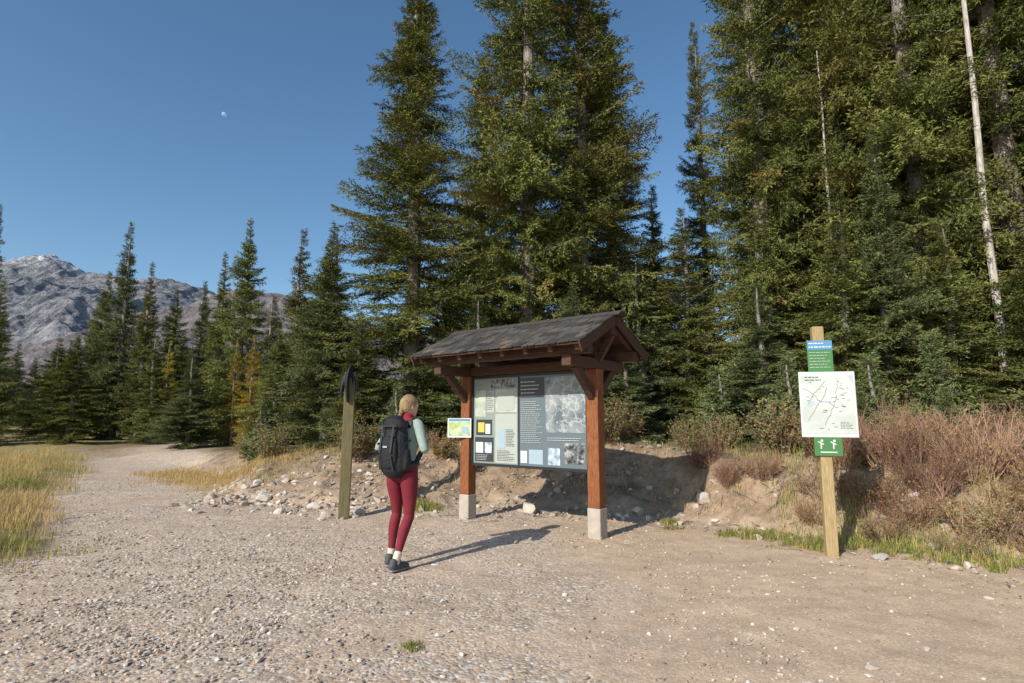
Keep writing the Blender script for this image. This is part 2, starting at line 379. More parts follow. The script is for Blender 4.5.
tree(LAR,-9.7,21.3,4.2,.5,name="larch_tree");tree(LAR,-17.2,28.5,5.0,.5,name="larch_tree");tree(LAR,-11.9,24.5,4.4,.45,name="larch_tree")
dist=empty("distant_forest")
for i in range(34):
    y=random.uniform(36,60); x=-1.15*y+i/34*.95*y+random.uniform(-1,1); h=random.uniform(.12,.165)*y
    tree(random.choice(MID),x,y,h,1.3,name="spruce",parent=dist)
for i in range(13):
    y=random.uniform(19,26); x=-3+i*1.9+random.uniform(-.5,.5); tree(random.choice(MID),x,y,random.uniform(.24,.31)*y,1.3,name="spruce",parent=dist)
for i in range(5):
    tree(random.choice(BIG),12+i*2.6+random.uniform(-.5,.5),random.uniform(20,23),random.uniform(15,19),1.3,name="spruce",parent=dist)
# dead snags
def limb(V,F,p0,p1,r0,r1,n=5,bend=0):
    p0=np.array(p0,float);p1=np.array(p1,float);d=p1-p0;d/=np.linalg.norm(d)+1e-9
    a=np.cross(d,[.3,.2,.93]);a/=np.linalg.norm(a)+1e-9;b=np.cross(d,a);o=len(V);S=4
    for i in range(S+1):
        t=i/S;c=p0+(p1-p0)*t+np.array([0,0,bend*math.sin(math.pi*t)]);rr=r0+(r1-r0)*t
        for k in range(n): V.append(c+rr*(a*math.cos(k*6.283/n)+b*math.sin(k*6.283/n)))
    for i in range(S):
        for k in range(n):
            q=o+i*n+k;w=o+i*n+(k+1)%n;F+=[[q,w,w+n],[q,w+n,q+n]]
def snag(x,y,hh_,r0,seed):
    random.seed(seed);V=[];F=[]
    zz=[-.2]+[hh_*k/6 for k in range(1,7)];pts_=[(random.gauss(0,.04)+.01*z,random.gauss(0,.04),z) for z in zz]
    for i in range(6): limb(V,F,pts_[i],pts_[i+1],r0*(1-i/8),r0*(1-(i+1)/8),9)
    for k in range(70):
        z=random.uniform(.6,hh_*.97); a=random.uniform(0,6.28); l=random.uniform(.1,.45)
        x0=np.interp(z,zz,[p[0] for p in pts_]);y0=np.interp(z,zz,[p[1] for p in pts_]); limb(V,F,(x0,y0,z),(x0+l*math.cos(a),y0+l*math.sin(a),z+random.uniform(-.4,.2)*l),.007,.002,4,-.03)
    obj("dead_tree",mesh_np("dead_tree",V,F,[M_dead]),loc=(x,y,h1(x,y)))
snag(9.5,11.0,14,.085,1);snag(7.1,12.3,9,.05,2);snag(11.2,11.2,12,.07,3)
random.seed(99)
# ------------------------------------------------------------------ shrubs, grasses
def shrub(name,seed,nst,hgt,spread,leafp,mats,brown=.1,leafsize=.03,sub=5):
    r=np.random.default_rng(seed); V=[];F=[];MI=[];C=[]
    LV=[];LC=[]
    def stem(p,d,l,rad,tn):
        pts=[p];q=p.copy();dd=d.copy();S=4
        for i in range(S):
            dd=dd+r.normal(0,.13,3); dd/=np.linalg.norm(dd); q=q+dd*l/S; pts.append(q.copy())
        o=len(V)
        for i,pp in enumerate(pts):
            rr=rad*(1-.7*i/S)
            for k in range(3): V.append(pp+np.array([math.cos(k*2.09)*rr,math.sin(k*2.09)*rr,0])); C.append((tn,0,0))
        for i in range(S):
            for k in range(3):
                a=o+i*3+k;b=o+i*3+(k+1)%3;F.append([a,b,b+3]);F.append([a,b+3,a+3]);MI.extend([0,0])
        return pts,dd
    def leaves(pts,n):
        for _ in range(n):
            i=r.integers(1,len(pts)); t=r.random(); p=pts[i-1]*(1-t)+pts[i]*t
            d=r.normal(size=3);d[2]=abs(d[2])*.6;d/=np.linalg.norm(d); w=np.cross(d,r.normal(size=3));w/=np.linalg.norm(w)
            s=leafsize*r.uniform(.6,1.3); tn=r.uniform(0,1); bb=1 if r.random()<brown else r.uniform(0,.3)
            LV.extend([p,p+d*s*.5+w*s*.28,p+d*s,p+d*s*.5-w*s*.28]); LC.extend([(tn,bb,0)]*4)
    for i in range(nst):
        a=r.uniform(0,6.28);rr=spread*.35*r.random()**.5
        p=np.array([rr*math.cos(a),rr*math.sin(a),-.03]); el=r.uniform(.15,1)*spread/hgt
        d=np.array([math.cos(a)*el,math.sin(a)*el,1.0]);d/=np.linalg.norm(d)
        l=hgt*r.uniform(.5,1.1);pts,dd=stem(p,d,l,.006*r.uniform(.6,1.3)*hgt**.3,r.uniform(0,1))
        for k in range(sub):
            j=r.integers(1,4);d2=d+r.normal(0,.45,3);d2[2]=abs(d2[2]);d2/=np.linalg.norm(d2)
            p2,_=stem(pts[j],d2,l*r.uniform(.25,.5),.0035,r.uniform(0,1))
            if leafp: leaves(p2,r.poisson(leafp))
        if leafp: leaves(pts,r.poisson(leafp))
    n0=len(V)
    V2=np.concatenate([np.array(V),np.array(LV)]); k=np.arange(0,len(LV),4)+n0
    F2=np.concatenate([np.array(F),np.stack([k,k+1,k+2],1),np.stack([k,k+2,k+3],1)]); MI2=np.concatenate([MI,np.ones(2*len(k))]); C2=np.concatenate([np.array(C),np.array(LC)])
    return mesh_np(name,V2,F2,mats,MI2,C2)
SB=[shrub("bare_shrub_a",1,110,.75,.6,1.2,[MF_twig,MF_leaf],.6,.025,6),shrub("bare_shrub_b",2,100,.6,.6,2.0,[MF_twig,MF_leaf],.5,.028,6),shrub("bare_shrub_c",5,70,.65,.65,6.0,[MF_twig,MF_leaf],.2,.03,4)]
SL=[shrub("leafy_shrub_a",3,45,.8,.5,14,[MF_twig,MF_leaf],.08,.04),shrub("leafy_shrub_b",4,45,.6,.5,14,[MF_twig,MF_leaf],.3,.035)]
def put(me,name,x,y,s=1,sz=None): obj(name,me,None,(x,y,h1(x,y)),(0,0,random.uniform(0,6.28)),(s,s,sz or s))
for x,y,s in [(4.6,6.8,.9),(5.1,6.5,1.0),(5.6,7.1,1.1),(4.9,7.5,1.1),(6.2,6.8,1.1),(4.1,7.6,.8),(5.4,6.1,.7),(6.0,7.9,1.2),(6.9,7.5,1.1),(3.6,8.4,.7),(4.7,8.5,1),(7.4,8.4,1.2),(4.6,6.1,.55),(6.6,9.1,1.1),(6.9,6.4,1),
    (5.2,8.1,1.1),(7.1,9.6,1.1),(7.9,7.4,1.1),(4.2,6.7,.6),(5.5,7.6,1.0),(6.4,7.3,1.1),(7.6,6.8,1.1),(6.3,5.7,.6),(8.3,8.5,1.1),(3.8,7.4,.6),(3.25,8.7,.6),(4.4,7.2,.8),(5.0,6.95,.9),(5.8,6.5,.9),(4.5,7.9,.9),(5.9,5.9,.55),(3.1,9.4,.7)]:
    put(random.choice(SB),"bare_shrub",x,y,s)
for x,y,s in [(4.3,9.3,1.1),(5.4,9.9,1.3),(6.4,9.9,1.2),(1.8,10.8,1.1),(2.2,11.3,1.0),(-1.3,10.9,.9),(-3,11.2,1),(7.6,9.4,1.2),(-5.2,12.5,1),(.1,11.2,.9),(-1.9,10.4,.6),(-.8,10.4,.6),(3.3,10.7,.8),(-7,15.5,1),(8.6,7.9,1.1),(1.0,11.3,1),(3.7,10.2,.8),(5.0,8.9,1.0),(5.9,8.6,1.0),(4.3,8.2,.7)]:
    put(random.choice(SL),"leafy_shrub",x,y,s)
def grassmesh(name,P,hs,browns,seed,per=28,spread=.07,w=.004):
    r=np.random.default_rng(seed);n=len(P)*per
    b=np.repeat(np.asarray(P),per,0)+r.normal(0,spread,(n,2)); hh=np.repeat(hs,per)*r.uniform(.5,1.15,n); bn=np.clip(np.repeat(browns,per)+r.normal(0,.15,n),0,1)
    z=H(b[:,0],b[:,1])-.01; a=r.uniform(0,6.28,n);ln=r.uniform(.1,.7,n)*hh
    base=np.stack([b[:,0],b[:,1],z],1); W=np.stack([-np.sin(a),np.cos(a),0*a],1)*w
    mid=base+np.stack([np.cos(a)*ln*.3,np.sin(a)*ln*.3,hh*.6],1); tip=base+np.stack([np.cos(a)*ln,np.sin(a)*ln,hh*.95],1)
    V=np.stack([base-W,base+W,mid-W*.7,mid+W*.7,tip],1).reshape(-1,3);k=np.arange(n)*5
    F=np.concatenate([np.stack([k,k+1,k+3],1),np.stack([k,k+3,k+2],1),np.stack([k+2,k+3,k+4],1)])
    t=np.repeat(r.uniform(0,1,n),5);C=np.stack([t,np.repeat(bn,5),t],1)
    return obj(name,mesh_np(name,V,F,[MF_grass],col=C))
def region(n,fn):
    out=[]
    while len(out)<n:
        p=fn()
        if p: out.append(p)
    return np.array(out)
def fl():
    y=random.uniform(4.2,22);x=random.uniform(-22,-4);e=float(np.interp(y,LY,LX))
    return (x,y) if x<e-.05+random.gauss(0,.22) and x>-1.25*y and random.random()<min(1,9/y) else None
P=region(1500,fl); br=np.clip(.78+(fbm(P[:,0]*.6,P[:,1]*.6,3,8)-.44)*3.4,.1,1)
grassmesh("meadow_grass",P,rng.uniform(.10,.32,len(P))*np.clip(fbm(P[:,0]*1.3,P[:,1]*1.3,2,6)*2.6,.4,1.4),br,1,26,.12)
def fd():
    t=random.random();x=-9.3+4.6*t+random.gauss(0,.5);y=15.7-3.9*t+random.gauss(0,.5)
    return (x,y)
P=region(520,fd); grassmesh("dry_grass",P,rng.uniform(.06,.18,len(P)),np.full(len(P),.95),2,22,.12)
cs=[(3.05,7.25,.3),(3.35,6.65,.22),(2.25,8.2,.14),(2.1,7.8,.05),(-1.55,9.3,.25),(-1.3,9.2,.15),(4.6,5.9,.3),(5.3,5.4,.3),(4.1,6.4,.3),(3.75,6.8,.3),(2.65,7.3,.08),(-.62,3.8,.02)]
P=[];hs=[];bs=[]
for x,y,s in cs:
    for k in range(int(170*s)+3): P.append((x+random.gauss(0,s*.7),y+random.gauss(0,s*.6)));hs.append(random.uniform(.04,.05+.35*s));bs.append(random.choice([0,.05,.2,.6]))
grassmesh("grass_tufts",np.array(P),np.array(hs),np.array(bs),3,24,.035)
P=[]
for k in range(560):
    x=random.uniform(3.5,9);y=float(np.interp(x,FX,FY))+random.uniform(-.2,4)*random.random()**.5;P.append((x,y))
P=np.array(P);grassmesh("bank_grass",P,rng.uniform(.06,.26,len(P)),rng.choice([0,.1,.25,.6,.85],len(P)),4,16,.08)
P=[]
for k in range(380):
    x=random.uniform(-6,3.6);y=float(np.interp(x,FX,FY))+random.uniform(.8,5);P.append((x,y))
P=np.array(P);grassmesh("forest_edge_grass",P,rng.uniform(.05,.18,len(P)),rng.choice([.2,.6,.9],len(P)),5,16,.08)
n=9000; x=rng.uniform(-6,9,n);y=np.interp(x,FX,FY)+rng.normal(.9,1.3,n);k=(rng.uniform(0,1,n)<np.where(x>3,1,.55));x=x[k];y=y[k];n=len(x)
a=rng.uniform(0,6.28,n);s=rng.uniform(.007,.02,n);z=H(x,y)+.02
q=np.stack([np.stack([x+s*np.cos(a+j*1.57)*(1 if j%2 else .5),y+s*np.sin(a+j*1.57)*(1 if j%2 else .5),z+rng.uniform(0,.012,n)],1) for j in range(4)],1).reshape(-1,3)
k=np.arange(n)*4;F=np.concatenate([np.stack([k,k+1,k+2],1),np.stack([k,k+2,k+3],1)]);t=np.repeat(rng.uniform(0,1,n),4)
lm=M("fallen_leaf",.8,.2);aa=lm.node("ShaderNodeAttribute",attribute_name="tint");lm.col(lm.ramp(aa.outputs["Fac"],[(0,(.12,.07,.03)),(.5,(.35,.2,.07)),(.8,(.6,.42,.08)),(1,(.55,.5,.3))]))
obj("fallen_leaves",mesh_np("fallen_leaves",q,F,[lm.m],col=np.stack([t,t,t],1)))
V=[];F=[]
for i in range(600):
    x=random.uniform(-6,8);y=float(np.interp(x,FX,FY))+random.gauss(1.4,1.1);a=random.uniform(0,6.28);l=random.choice([.1,.15,.25,.5]);x2=x+l*math.cos(a);y2=y+l*math.sin(a)
    limb(V,F,(x,y,h1(x,y)+.02),(x2,y2,h1(x2,y2)+.03),.007,.003,4,.01)
obj("fallen_twigs",mesh_np("fallen_twigs",V,F,[MB_bark]))
# ------------------------------------------------------------------ mountains
def mountain(name,Y0,wd,prof,x0,x1,namp,mat,seed,nx=620,ny=210):
    xs=np.linspace(x0,x1,nx);ys=np.linspace(Y0-wd,Y0+wd*.7,ny);X,Y=np.meshgrid(xs,ys)
    pr=np.interp(X/Y0,[p[0] for p in prof],[p[1] for p in prof])*Y0
    warp=(fbm(X/500,Y/500,3,seed)-.44)*400
    e=np.clip(1-np.abs(Y+warp*.5-Y0)/wd,0,1)
    rid=0;a=1;fx=X/300;fy=Y/450
    for i in range(7):
        rid=rid+a*(1-np.abs(2*vn(fx,fy,seed+i)-1))**1.5;fx=fx*2.1;fy=fy*2.0;a*=.58
    rid=rid/2.1-.5
    Z=pr*e**.85+rid*namp*(.3+.75*np.sin(np.pi*np.clip(e*.9,0,1)))-40*(1-e)
    idx=np.arange(nx*ny).reshape(ny,nx);q=[idx[:-1,:-1].ravel(),idx[:-1,1:].ravel(),idx[1:,1:].ravel(),idx[1:,:-1].ravel()]
    F=np.concatenate([np.stack([q[0],q[1],q[2]],1),np.stack([q[0],q[2],q[3]],1)])
    obj(name,mesh_np(name,np.stack([X.ravel(),Y.ravel(),Z.ravel()],1),F,[mat]))
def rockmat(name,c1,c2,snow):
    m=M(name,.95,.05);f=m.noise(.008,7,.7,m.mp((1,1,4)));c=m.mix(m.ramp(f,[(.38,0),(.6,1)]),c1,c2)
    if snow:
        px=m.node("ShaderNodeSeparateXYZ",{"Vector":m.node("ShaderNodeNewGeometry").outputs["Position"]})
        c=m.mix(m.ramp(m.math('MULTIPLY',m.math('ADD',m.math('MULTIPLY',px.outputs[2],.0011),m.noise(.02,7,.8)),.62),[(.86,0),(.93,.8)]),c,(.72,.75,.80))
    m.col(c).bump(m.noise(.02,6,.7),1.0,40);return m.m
R1=[(-3,.18),(-1.3,.23),(-.99,.255),(-.924,.272),(-.87,.285),(-.835,.298),(-.80,.283),(-.77,.258),(-.745,.252),(-.724,.262),(-.68,.25),(-.64,.246),(-.6,.248),(-.55,.225),(-.42,.2),(-.2,.15),(.1,.1),(3,.08)]
mountain("mountain",3000,1700,R1,-5200,1400,160,rockmat("mountain_rock_hazed",(.15,.158,.18),(.33,.33,.345),True),5)  # aerial haze is painted into the bluish-grey rock colour
R2=[(-3,.1),(-1,.12),(-.75,.15),(-.6,.195),(-.5,.232),(-.42,.225),(-.3,.18),(-.1,.13),(.2,.08),(3,.05)]
mountain("mountain",2000,900,R2,-3400,900,90,rockmat("mountain_scree",(.15,.14,.155),(.27,.235,.23),False),25,340,120)
# ------------------------------------------------------------------ box builder
class BX:
    def __init__(s): s.V=[];s.F=[];s.M=[];s.C=[]
    def box(s,c,size,rot=None,m=0,col=None):
        o=len(s.V);R=rot or Matrix.Identity(3)
        for dx in(-.5,.5):
            for dy in(-.5,.5):
                for dz in(-.5,.5): s.V.append(Vector(c)+R@Vector((dx*size[0],dy*size[1],dz*size[2])))
        for f in((0,1,3,2),(4,6,7,5),(0,4,5,1),(2,3,7,6),(0,2,6,4),(1,5,7,3)): s.F.append([o+i for i in f]);s.M.append(m)
        s.C+= [col or (1,1,1)]*8
    def beam(s,p0,p1,w,h,m=0):
        p0=Vector(p0);p1=Vector(p1);d=p1-p0;x=d.normalized();y=Vector((0,0,1)).cross(x)
        if y.length<.01:y=Vector((0,1,0))
        y.normalize();z=x.cross(y);R=Matrix((x,y,z)).transposed();s.box((p0+p1)/2,(d.length,w,h),R,m)
    def done(s,name,mats,parent=None,bevel=.006,tint=False,loc=(0,0,0),rot=(0,0,0)):
        me=bpy.data.meshes.new(name);me.from_pydata([tuple(v) for v in s.V],[],s.F)
        for m in mats:me.materials.append(m)
        me.polygons.foreach_set("material_index",s.M)
        if tint:
            a=me.color_attributes.new("tint",'FLOAT_COLOR','POINT')
            a.data.foreach_set("color",np.concatenate([np.array(s.C),np.ones((len(s.V),1))],1).astype(np.float32).ravel())
        me.update();o=obj(name,me,parent,loc,rot)
        if bevel:
            b=o.modifiers.new("b",'BEVEL');b.width=bevel;b.segments=2;b.limit_method='ANGLE'
        return o
# ------------------------------------------------------------------ kiosk
K=empty("trailhead_information_kiosk",(.2,7.85,h1(.2,7.85)-.01),(0,0,math.radians(-38.1)))
HX=1.07
b=BX()
for sx in(-1,1): b.box((sx*HX,0,1.2),(.165,.165,1.70))
b.done("posts",[M_post],K,.008)
b=BX()
for sx in(-1,1): b.box((sx*HX,0,.12),(.18,.18,.46))
b.done("concrete_footings",[M_conc],K,.012)
b=BX()
for sx in(-1,1):
    b.beam((sx*HX,-.66,2.115),(sx*HX,.66,2.115),.13,.13)
    b.box((sx*HX,0,2.325),(.125,.125,.288))
    for s2 in(-1,1): b.beam((sx*HX,s2*.06,1.70),(sx*HX,s2*.46,2.07),.085,.10)
    b.beam((sx*(HX+.06),.001,2.16),(sx*(HX+.26),.001,2.47),.07,.08)
b.box((0,0,2.118),(2*HX-.14,.11,.128))
b.beam((-1.33,0,2.54),(1.36,0,2.54),.12,.15)
for s2 in(-1,1): b.beam((-1.33,s2*.58,2.245),(1.36,s2*.58,2.245),.11,.125)
for i in range(8):
    x=-1.27+2.57*i/7
    for s2 in(-1,1): b.beam((x,s2*.02,2.635),(x,s2*.80,2.635-.5*.78),.06,.095)
b.done("timber_frame",[M_beam],K,.006)
b=BX()
for s2 in(-1,1):
    b.beam((0.015,s2*.005,2.70),(0.015,s2*.86,2.70-.5*.855),2.72,.022)
b.done("roof_deck",[M_beam],K,.002)
b=BX()
for xx_ in(-1.36,1.39):
    for s2 in(-1,1): b.beam((xx_,s2*.004,2.665),(xx_,s2*.87,2.665-.5*.866),.025,.13)
b.done("barge_boards",[M_beam],K,.003)
b=BX()
XL,XR=-1.385,1.415
for s2 in(-1,1):
    for row in range(7):
        x=XL-random.uniform(0,.02)
        while x<XR-.03:
            w=random.uniform(.09,.19); w=min(w,XR-x)
            d0=.90-row*.13-random.uniform(0,.018); d1=max(0,d0-.2)
            tz=.030+random.uniform(0,.008)
            R=Matrix.Rotation(-s2*math.atan(.5)+s2*.055,3,'X')
            cy=s2*(d0+d1)/2; k=random.uniform(.5,1.4);c=(.080*k,.074*k,.068*k) if random.random()<.85 else (.12*k,.095*k,.075*k)
            b.box((x+w/2-.003,cy,2.70-.5*(d0+d1)/2+tz),(w-.008,(d0-d1)*1.1,.016),R,0,c); x+=w
x=XL
while x<XR-.1:
    for s2 in(-1,1): b.box((x+.09,s2*.055,2.728),(.172,.13,.016),Matrix.Rotation(-s2*math.atan(.5),3,'X'),0,(.08,.07,.064))
    x+=.18
b.done("cedar_shingle_roof",[M_shing],K,.002,True)
def flat(name,c,rough=.35): return simple(name,c,rough,.06,8,0,0,.4)
MS={k:flat("print_"+k,c) for k,c in dict(slate=(.13,.165,.185),pale=(.40,.44,.40),white=(.66,.67,.64),dark=(.045,.05,.055),green=(.14,.30,.12),yellow=(.60,.48,.10),ltext=(.50,.53,.54),dtext=(.08,.08,.08),blue=(.10,.27,.46),sage=(.25,.30,.26),sky=(.34,.44,.50),orange=(.45,.20,.08)).items()}
def mapmat(name,a_,b_,c_,scale=6,lines=True):
    m=M(name,.4,.4);f=m.noise(scale,6,.55);c=m.ramp(f,[(.35,a_),(.5,b_),(.68,c_)])
    if lines:
        w=m.math('FRACT',m.math('MULTIPLY',f,14.0));c=m.mix(m.ramp(w,[(.0,.45),(.1,.0)]),c,tuple(x*.35 for x in a_))
    m.col(c);return m.m
M_map1=mapmat("topographic_map",(.30,.38,.28),(.44,.48,.40),(.56,.58,.52))
rm=M("relief_map_print",.4,.4);f=rm.noise(3.2,3,.5);rr=rm.math('ABSOLUTE',rm.math('SUBTRACT',rm.noise(5,6,.6),.5))
c=rm.mix(rm.ramp(f,[(.42,0),(.56,1)]),(.12,.15,.17),(.27,.30,.31));c=rm.mix(rm.ramp(rr,[(0,.7),(.03,0)]),c,(.55,.57,.57));rm.col(c);M_map2=rm.m
M_photo=mapmat("photo_print",(.02,.02,.02),(.15,.16,.17),(.5,.5,.5),18,False)
M_pic=mapmat("landscape_photo_print",(.10,.14,.16),(.35,.45,.52),(.7,.74,.76),10,False)
M_map3=mapmat("park_map_print",(.16,.36,.15),(.42,.56,.30),(.62,.64,.45),9,False)
b=BX(); b.box((0,.0,1.405),(1.965,.03,1.22)); b.done("display_panel",[MS['slate']],K,.002)
b=BX(); b.box((0,-.005,2.03),(1.96,.06,.035)); b.box((0,-.005,.785),(1.96,.06,.035)); b.box((-.968,-.006,1.405),(.028,.055,1.2)); b.box((.968,-.006,1.405),(.028,.055,1.2)); b.box((-.12,-.0055,1.405),(.018,.045,1.2))
b.done("panel_frame",[M_frame],K,.003)
sheets=BX(); smats=[MS['white'],M_map1,M_map2,M_photo,M_pic,MS['dark'],MS['yellow'],MS['sage'],MS['green'],MS['orange'],MS['sky'],MS['pale']]
def sh(x0,x1,z0,z1,m,lay=1): sheets.box(((x0+x1)/2,-.0155-.004*lay,(z0+z1)/2),(x1-x0,.002,z1-z0),None,m)
sh(-.94,-.14,.81,2.0,7,0)
sh(-.92,-.72,1.46,1.84,1); sh(-.70,-.56,1.52,1.83,11); sh(-.54,-.15,.82,1.50,11); sh(-.54,-.15,1.52,1.85,1,1)
for i,x in enumerate((-.62,-.47,-.32)): sh(x,x+.14,1.87,1.985,3)
sh(-.92,-.57,.83,1.17,5); sh(-.90,-.76,.95,1.10,0,2); sh(-.73,-.60,.95,1.10,4,2); sh(-.9,-.6,1.20,1.42,5); sh(-.86,-.74,1.24,1.38,6,2);sh(-.72,-.63,1.22,1.36,0,2)
sh(-.50,-.2,1.55,1.80,11,2); sh(-.48,-.36,1.02,1.3,10,2)
sh(.33,.94,1.25,1.985,2); sh(-.10,.30,1.72,1.985,5); sh(.05,.28,.83,1.02,10); sh(.36,.55,.83,1.05,4); sh(.62,.92,.86,1.12,3); sh(-.09,0.02,.84,1.0,0)
sheets.done("posters",smats,K,0)
tx=BX()
def lines(x0,x1,z1,z0,dz,h,m,y=-.0275):
    z=z1
    while z>z0:
        x=x0; e=x1-random.uniform(0,.35)*(x1-x0)
        while x<e-.01:
            w=min(random.uniform(.015,.05),e-x); tx.box((x+w/2,y,z),(w,.001,h),None,m); x+=w+.008
        z-=dz
lines(-.08,.28,1.66,1.10,.026,.006,0); lines(-.08,.27,1.93,1.75,.05,.012,0); lines(.36,.92,1.18,1.14,.028,.008,0)
lines(-.50,-.19,.99,.85,.022,.006,1); lines(-.89,-.62,.92,.85,.022,.006,0); lines(-.69,-.57,1.8,1.55,.026,.006,1,-.0245); lines(-.34,-.18,1.28,1.04,.022,.006,1)
tx.done("printed_text",[MS['ltext'],MS['dtext']],K,0)
S=empty("park_map_sign",(0,0,0)); S.location=Vector(K.location)+Matrix.Rotation(math.radians(-38.1),3,'Z')@Vector((-HX-.05,-.14,1.30)); S.rotation_euler=(0,0,math.radians(-12))
b=BX(); b.box((0,0,0),(.36,.02,.28)); b.done("backing",[MS['white']],S,.003)
b=BX(); b.box((.0,-.013,-.01),(.32,.004,.20),None,0); b.box((.0,-.0125,.115),(.32,.004,.03),None,1); b.box((.09,-.017,-.03),(.10,.003,.10),None,2); b.box((-.09,-.017,.03),(.06,.003,.05),None,3); b.done("map_print",[M_map3,MS['blue'],MS['sky'],MS['yellow']],S,0)
b=BX(); b.box((.08,.05,0),(.05,.08,.05)); b.done("bracket",[M_frame],S,.002)
# ------------------------------------------------------------------ right sign post
px,py=3.35,6.22
S=empty("trail_sign",(px,py,h1(px,py)-.02),(0,math.radians(.3),math.radians(-14)))
b=BX(); b.box((0,0,1.17),(.115,.10,2.56)); b.done("wooden_post",[M_ypost],S,.008)
b=BX(); b.box((0,-.064,2.12),(.25,.018,.34)); b.box((.02,-.064,1.17),(.27,.018,.23)); b.done("green_sign_boards",[flat("sign_green",(.07,.20,.07),.4)],S,.004)
b=BX(); b.box((0,-.0745,2.24),(.246,.003,.10)); b.done("blue_header",[MS['blue']],S,0)
b=BX(); b.box((.045,-.07,1.60),(.55,.012,.70)); b.done("map_board",[flat("map_board_white",(.60,.63,.60),.35)],S,.006)
m=M("trail_map_print",.4,.35)
wv=m.noise(4,4,.55);c=m.mix(m.ramp(wv,[(.42,0),(.6,1)]),(.58,.61,.58),(.48,.53,.48))
wv2=m.noise(3,2,.5);c=m.mix(m.ramp(wv2,[(.60,0),(.63,1)]),c,(.42,.50,.54))
cl=m.math('FRACT',m.math('MULTIPLY',wv,13.0));c=m.mix(m.ramp(cl,[(0,.30),(.12,0)]),c,(.38,.40,.37));m.col(c)
b=BX(); b.box((.045,-.0775,1.60),(.51,.003,.62)); b.done("map_print",[m.m],S,0)
def route(name,pts,mt,w=.009,y=-.0805):
    t=BX()
    for k in range(len(pts)-1): t.beam((pts[k][0],y-.0002*k,pts[k][1]),(pts[k+1][0],y-.0002*k,pts[k+1][1]),.001,w)
    t.done(name,[mt],S,0)
M_rr=flat("route_brown",(.32,.20,.16));M_rb=flat("route_blue",(.22,.34,.46));M_rg=flat("route_grey",(.25,.25,.25))
def wig(x,z,n,dx,dz,s=.02):
    o=[(x,z)]
    for k in range(n): x+=dx+random.gauss(0,s);z+=dz+random.gauss(0,s);o.append((x,z))
    return o
route("trail_route",wig(-.16,1.42,14,.020,.026,.010),M_rr,.004);route("river_route",wig(-.19,1.78,14,.028,-.020,.010),M_rb,.006);route("road_route",wig(.14,1.88,14,-.008,-.038,.010),M_rg,.004);route("trail_route",wig(-.15,1.6,8,.022,.022,.010),M_rr,.004)
tx=BX(); lines(-.11,.11,2.26,2.20,.04,.012,0,-.0768); lines(-.11,.11,2.16,1.97,.032,.004,0,-.0742)
for dx in(-.05,.07):
    tx.box((dx,-.0745,1.19),(.06,.003,.012),Matrix.Rotation(.5,3,'Y'),0);tx.box((dx,-.0745,1.16),(.012,.0031,.06),None,0);tx.box((dx+.01,-.0745,1.215),(.022,.0032,.022),None,0)
tx.box((.02,-.0745,1.095),(.16,.003,.012),None,0)
for k in range(34): tx.box((.045+random.uniform(-.2,.2),-.0797,1.60+random.uniform(-.27,.27)),(random.uniform(.015,.04),.001,.005),None,1)
lines(.15,.27,1.41,1.33,.016,.005,1,-.0797); lines(-.17,.0,1.89,1.85,.03,.010,1,-.0797)
tx.done("lettering",[MS['white'],MS['dtext']],S,0)
# ------------------------------------------------------------------ loft helper
def loft(pts,rads,ref=(0,1,0),n=18,seg=4):
    pts=[np.array(p,float) for p in pts];rads=[np.array((r,r) if not isinstance(r,(tuple,list)) else r,float) for r in rads]
    P=[];R=[]
    def cr(a,b,c,d,t): return .5*((2*b)+(-a+c)*t+(2*a-5*b+4*c-d)*t*t+(-a+3*b-3*c+d)*t**3)
    for i in range(len(pts)-1):
        i0=max(0,i-1);i3=min(len(pts)-1,i+2)
        for k in range(seg):
            t=k/seg;P.append(cr(pts[i0],pts[i],pts[i+1],pts[i3],t));R.append(np.maximum(.002,cr(rads[i0],rads[i],rads[i+1],rads[i3],t)))
    P.append(pts[-1]);R.append(rads[-1])
    V=[];F=[];ref=np.array(ref,float)
    N=len(P)
    def ring(c,T,ra,rb):
        s=np.cross(T,ref);s/=np.linalg.norm(s)+1e-9;u=np.cross(s,T)
        for k in range(n): V.append(c+s*ra*math.cos(k*2*math.pi/n)+u*rb*math.sin(k*2*math.pi/n))
    T0=P[1]-P[0];T0/=np.linalg.norm(T0);T1=P[-1]-P[-2];T1/=np.linalg.norm(T1)
    ring(P[0]-T0*min(R[0])*.5,T0,R[0][0]*.6,R[0][1]*.6)
    for i in range(N):
        T=P[min(N-1,i+1)]-P[max(0,i-1)];T/=np.linalg.norm(T)+1e-9;ring(P[i],T,*R[i])
    ring(P[-1]+T1*min(R[-1])*.5,T1,R[-1][0]*.6,R[-1][1]*.6)
    for i in range(N+1):
        for k in range(n):
            a=i*n+k;b_=i*n+(k+1)%n;F.append([a,b_,b_+n,a+n])
    F.append(list(range(n))[::-1]);F.append([(N+1)*n+k for k in range(n)])
    return V,F,[(p,sum(r)/2) for p,r in zip(P,R)]
def ell(c,r,seg=1):
    V,F=ico(3);return [np.array(c)+v*np.array(r) for v in V],[list(f) for f in F],[(np.array(c),sum(r)/3)]
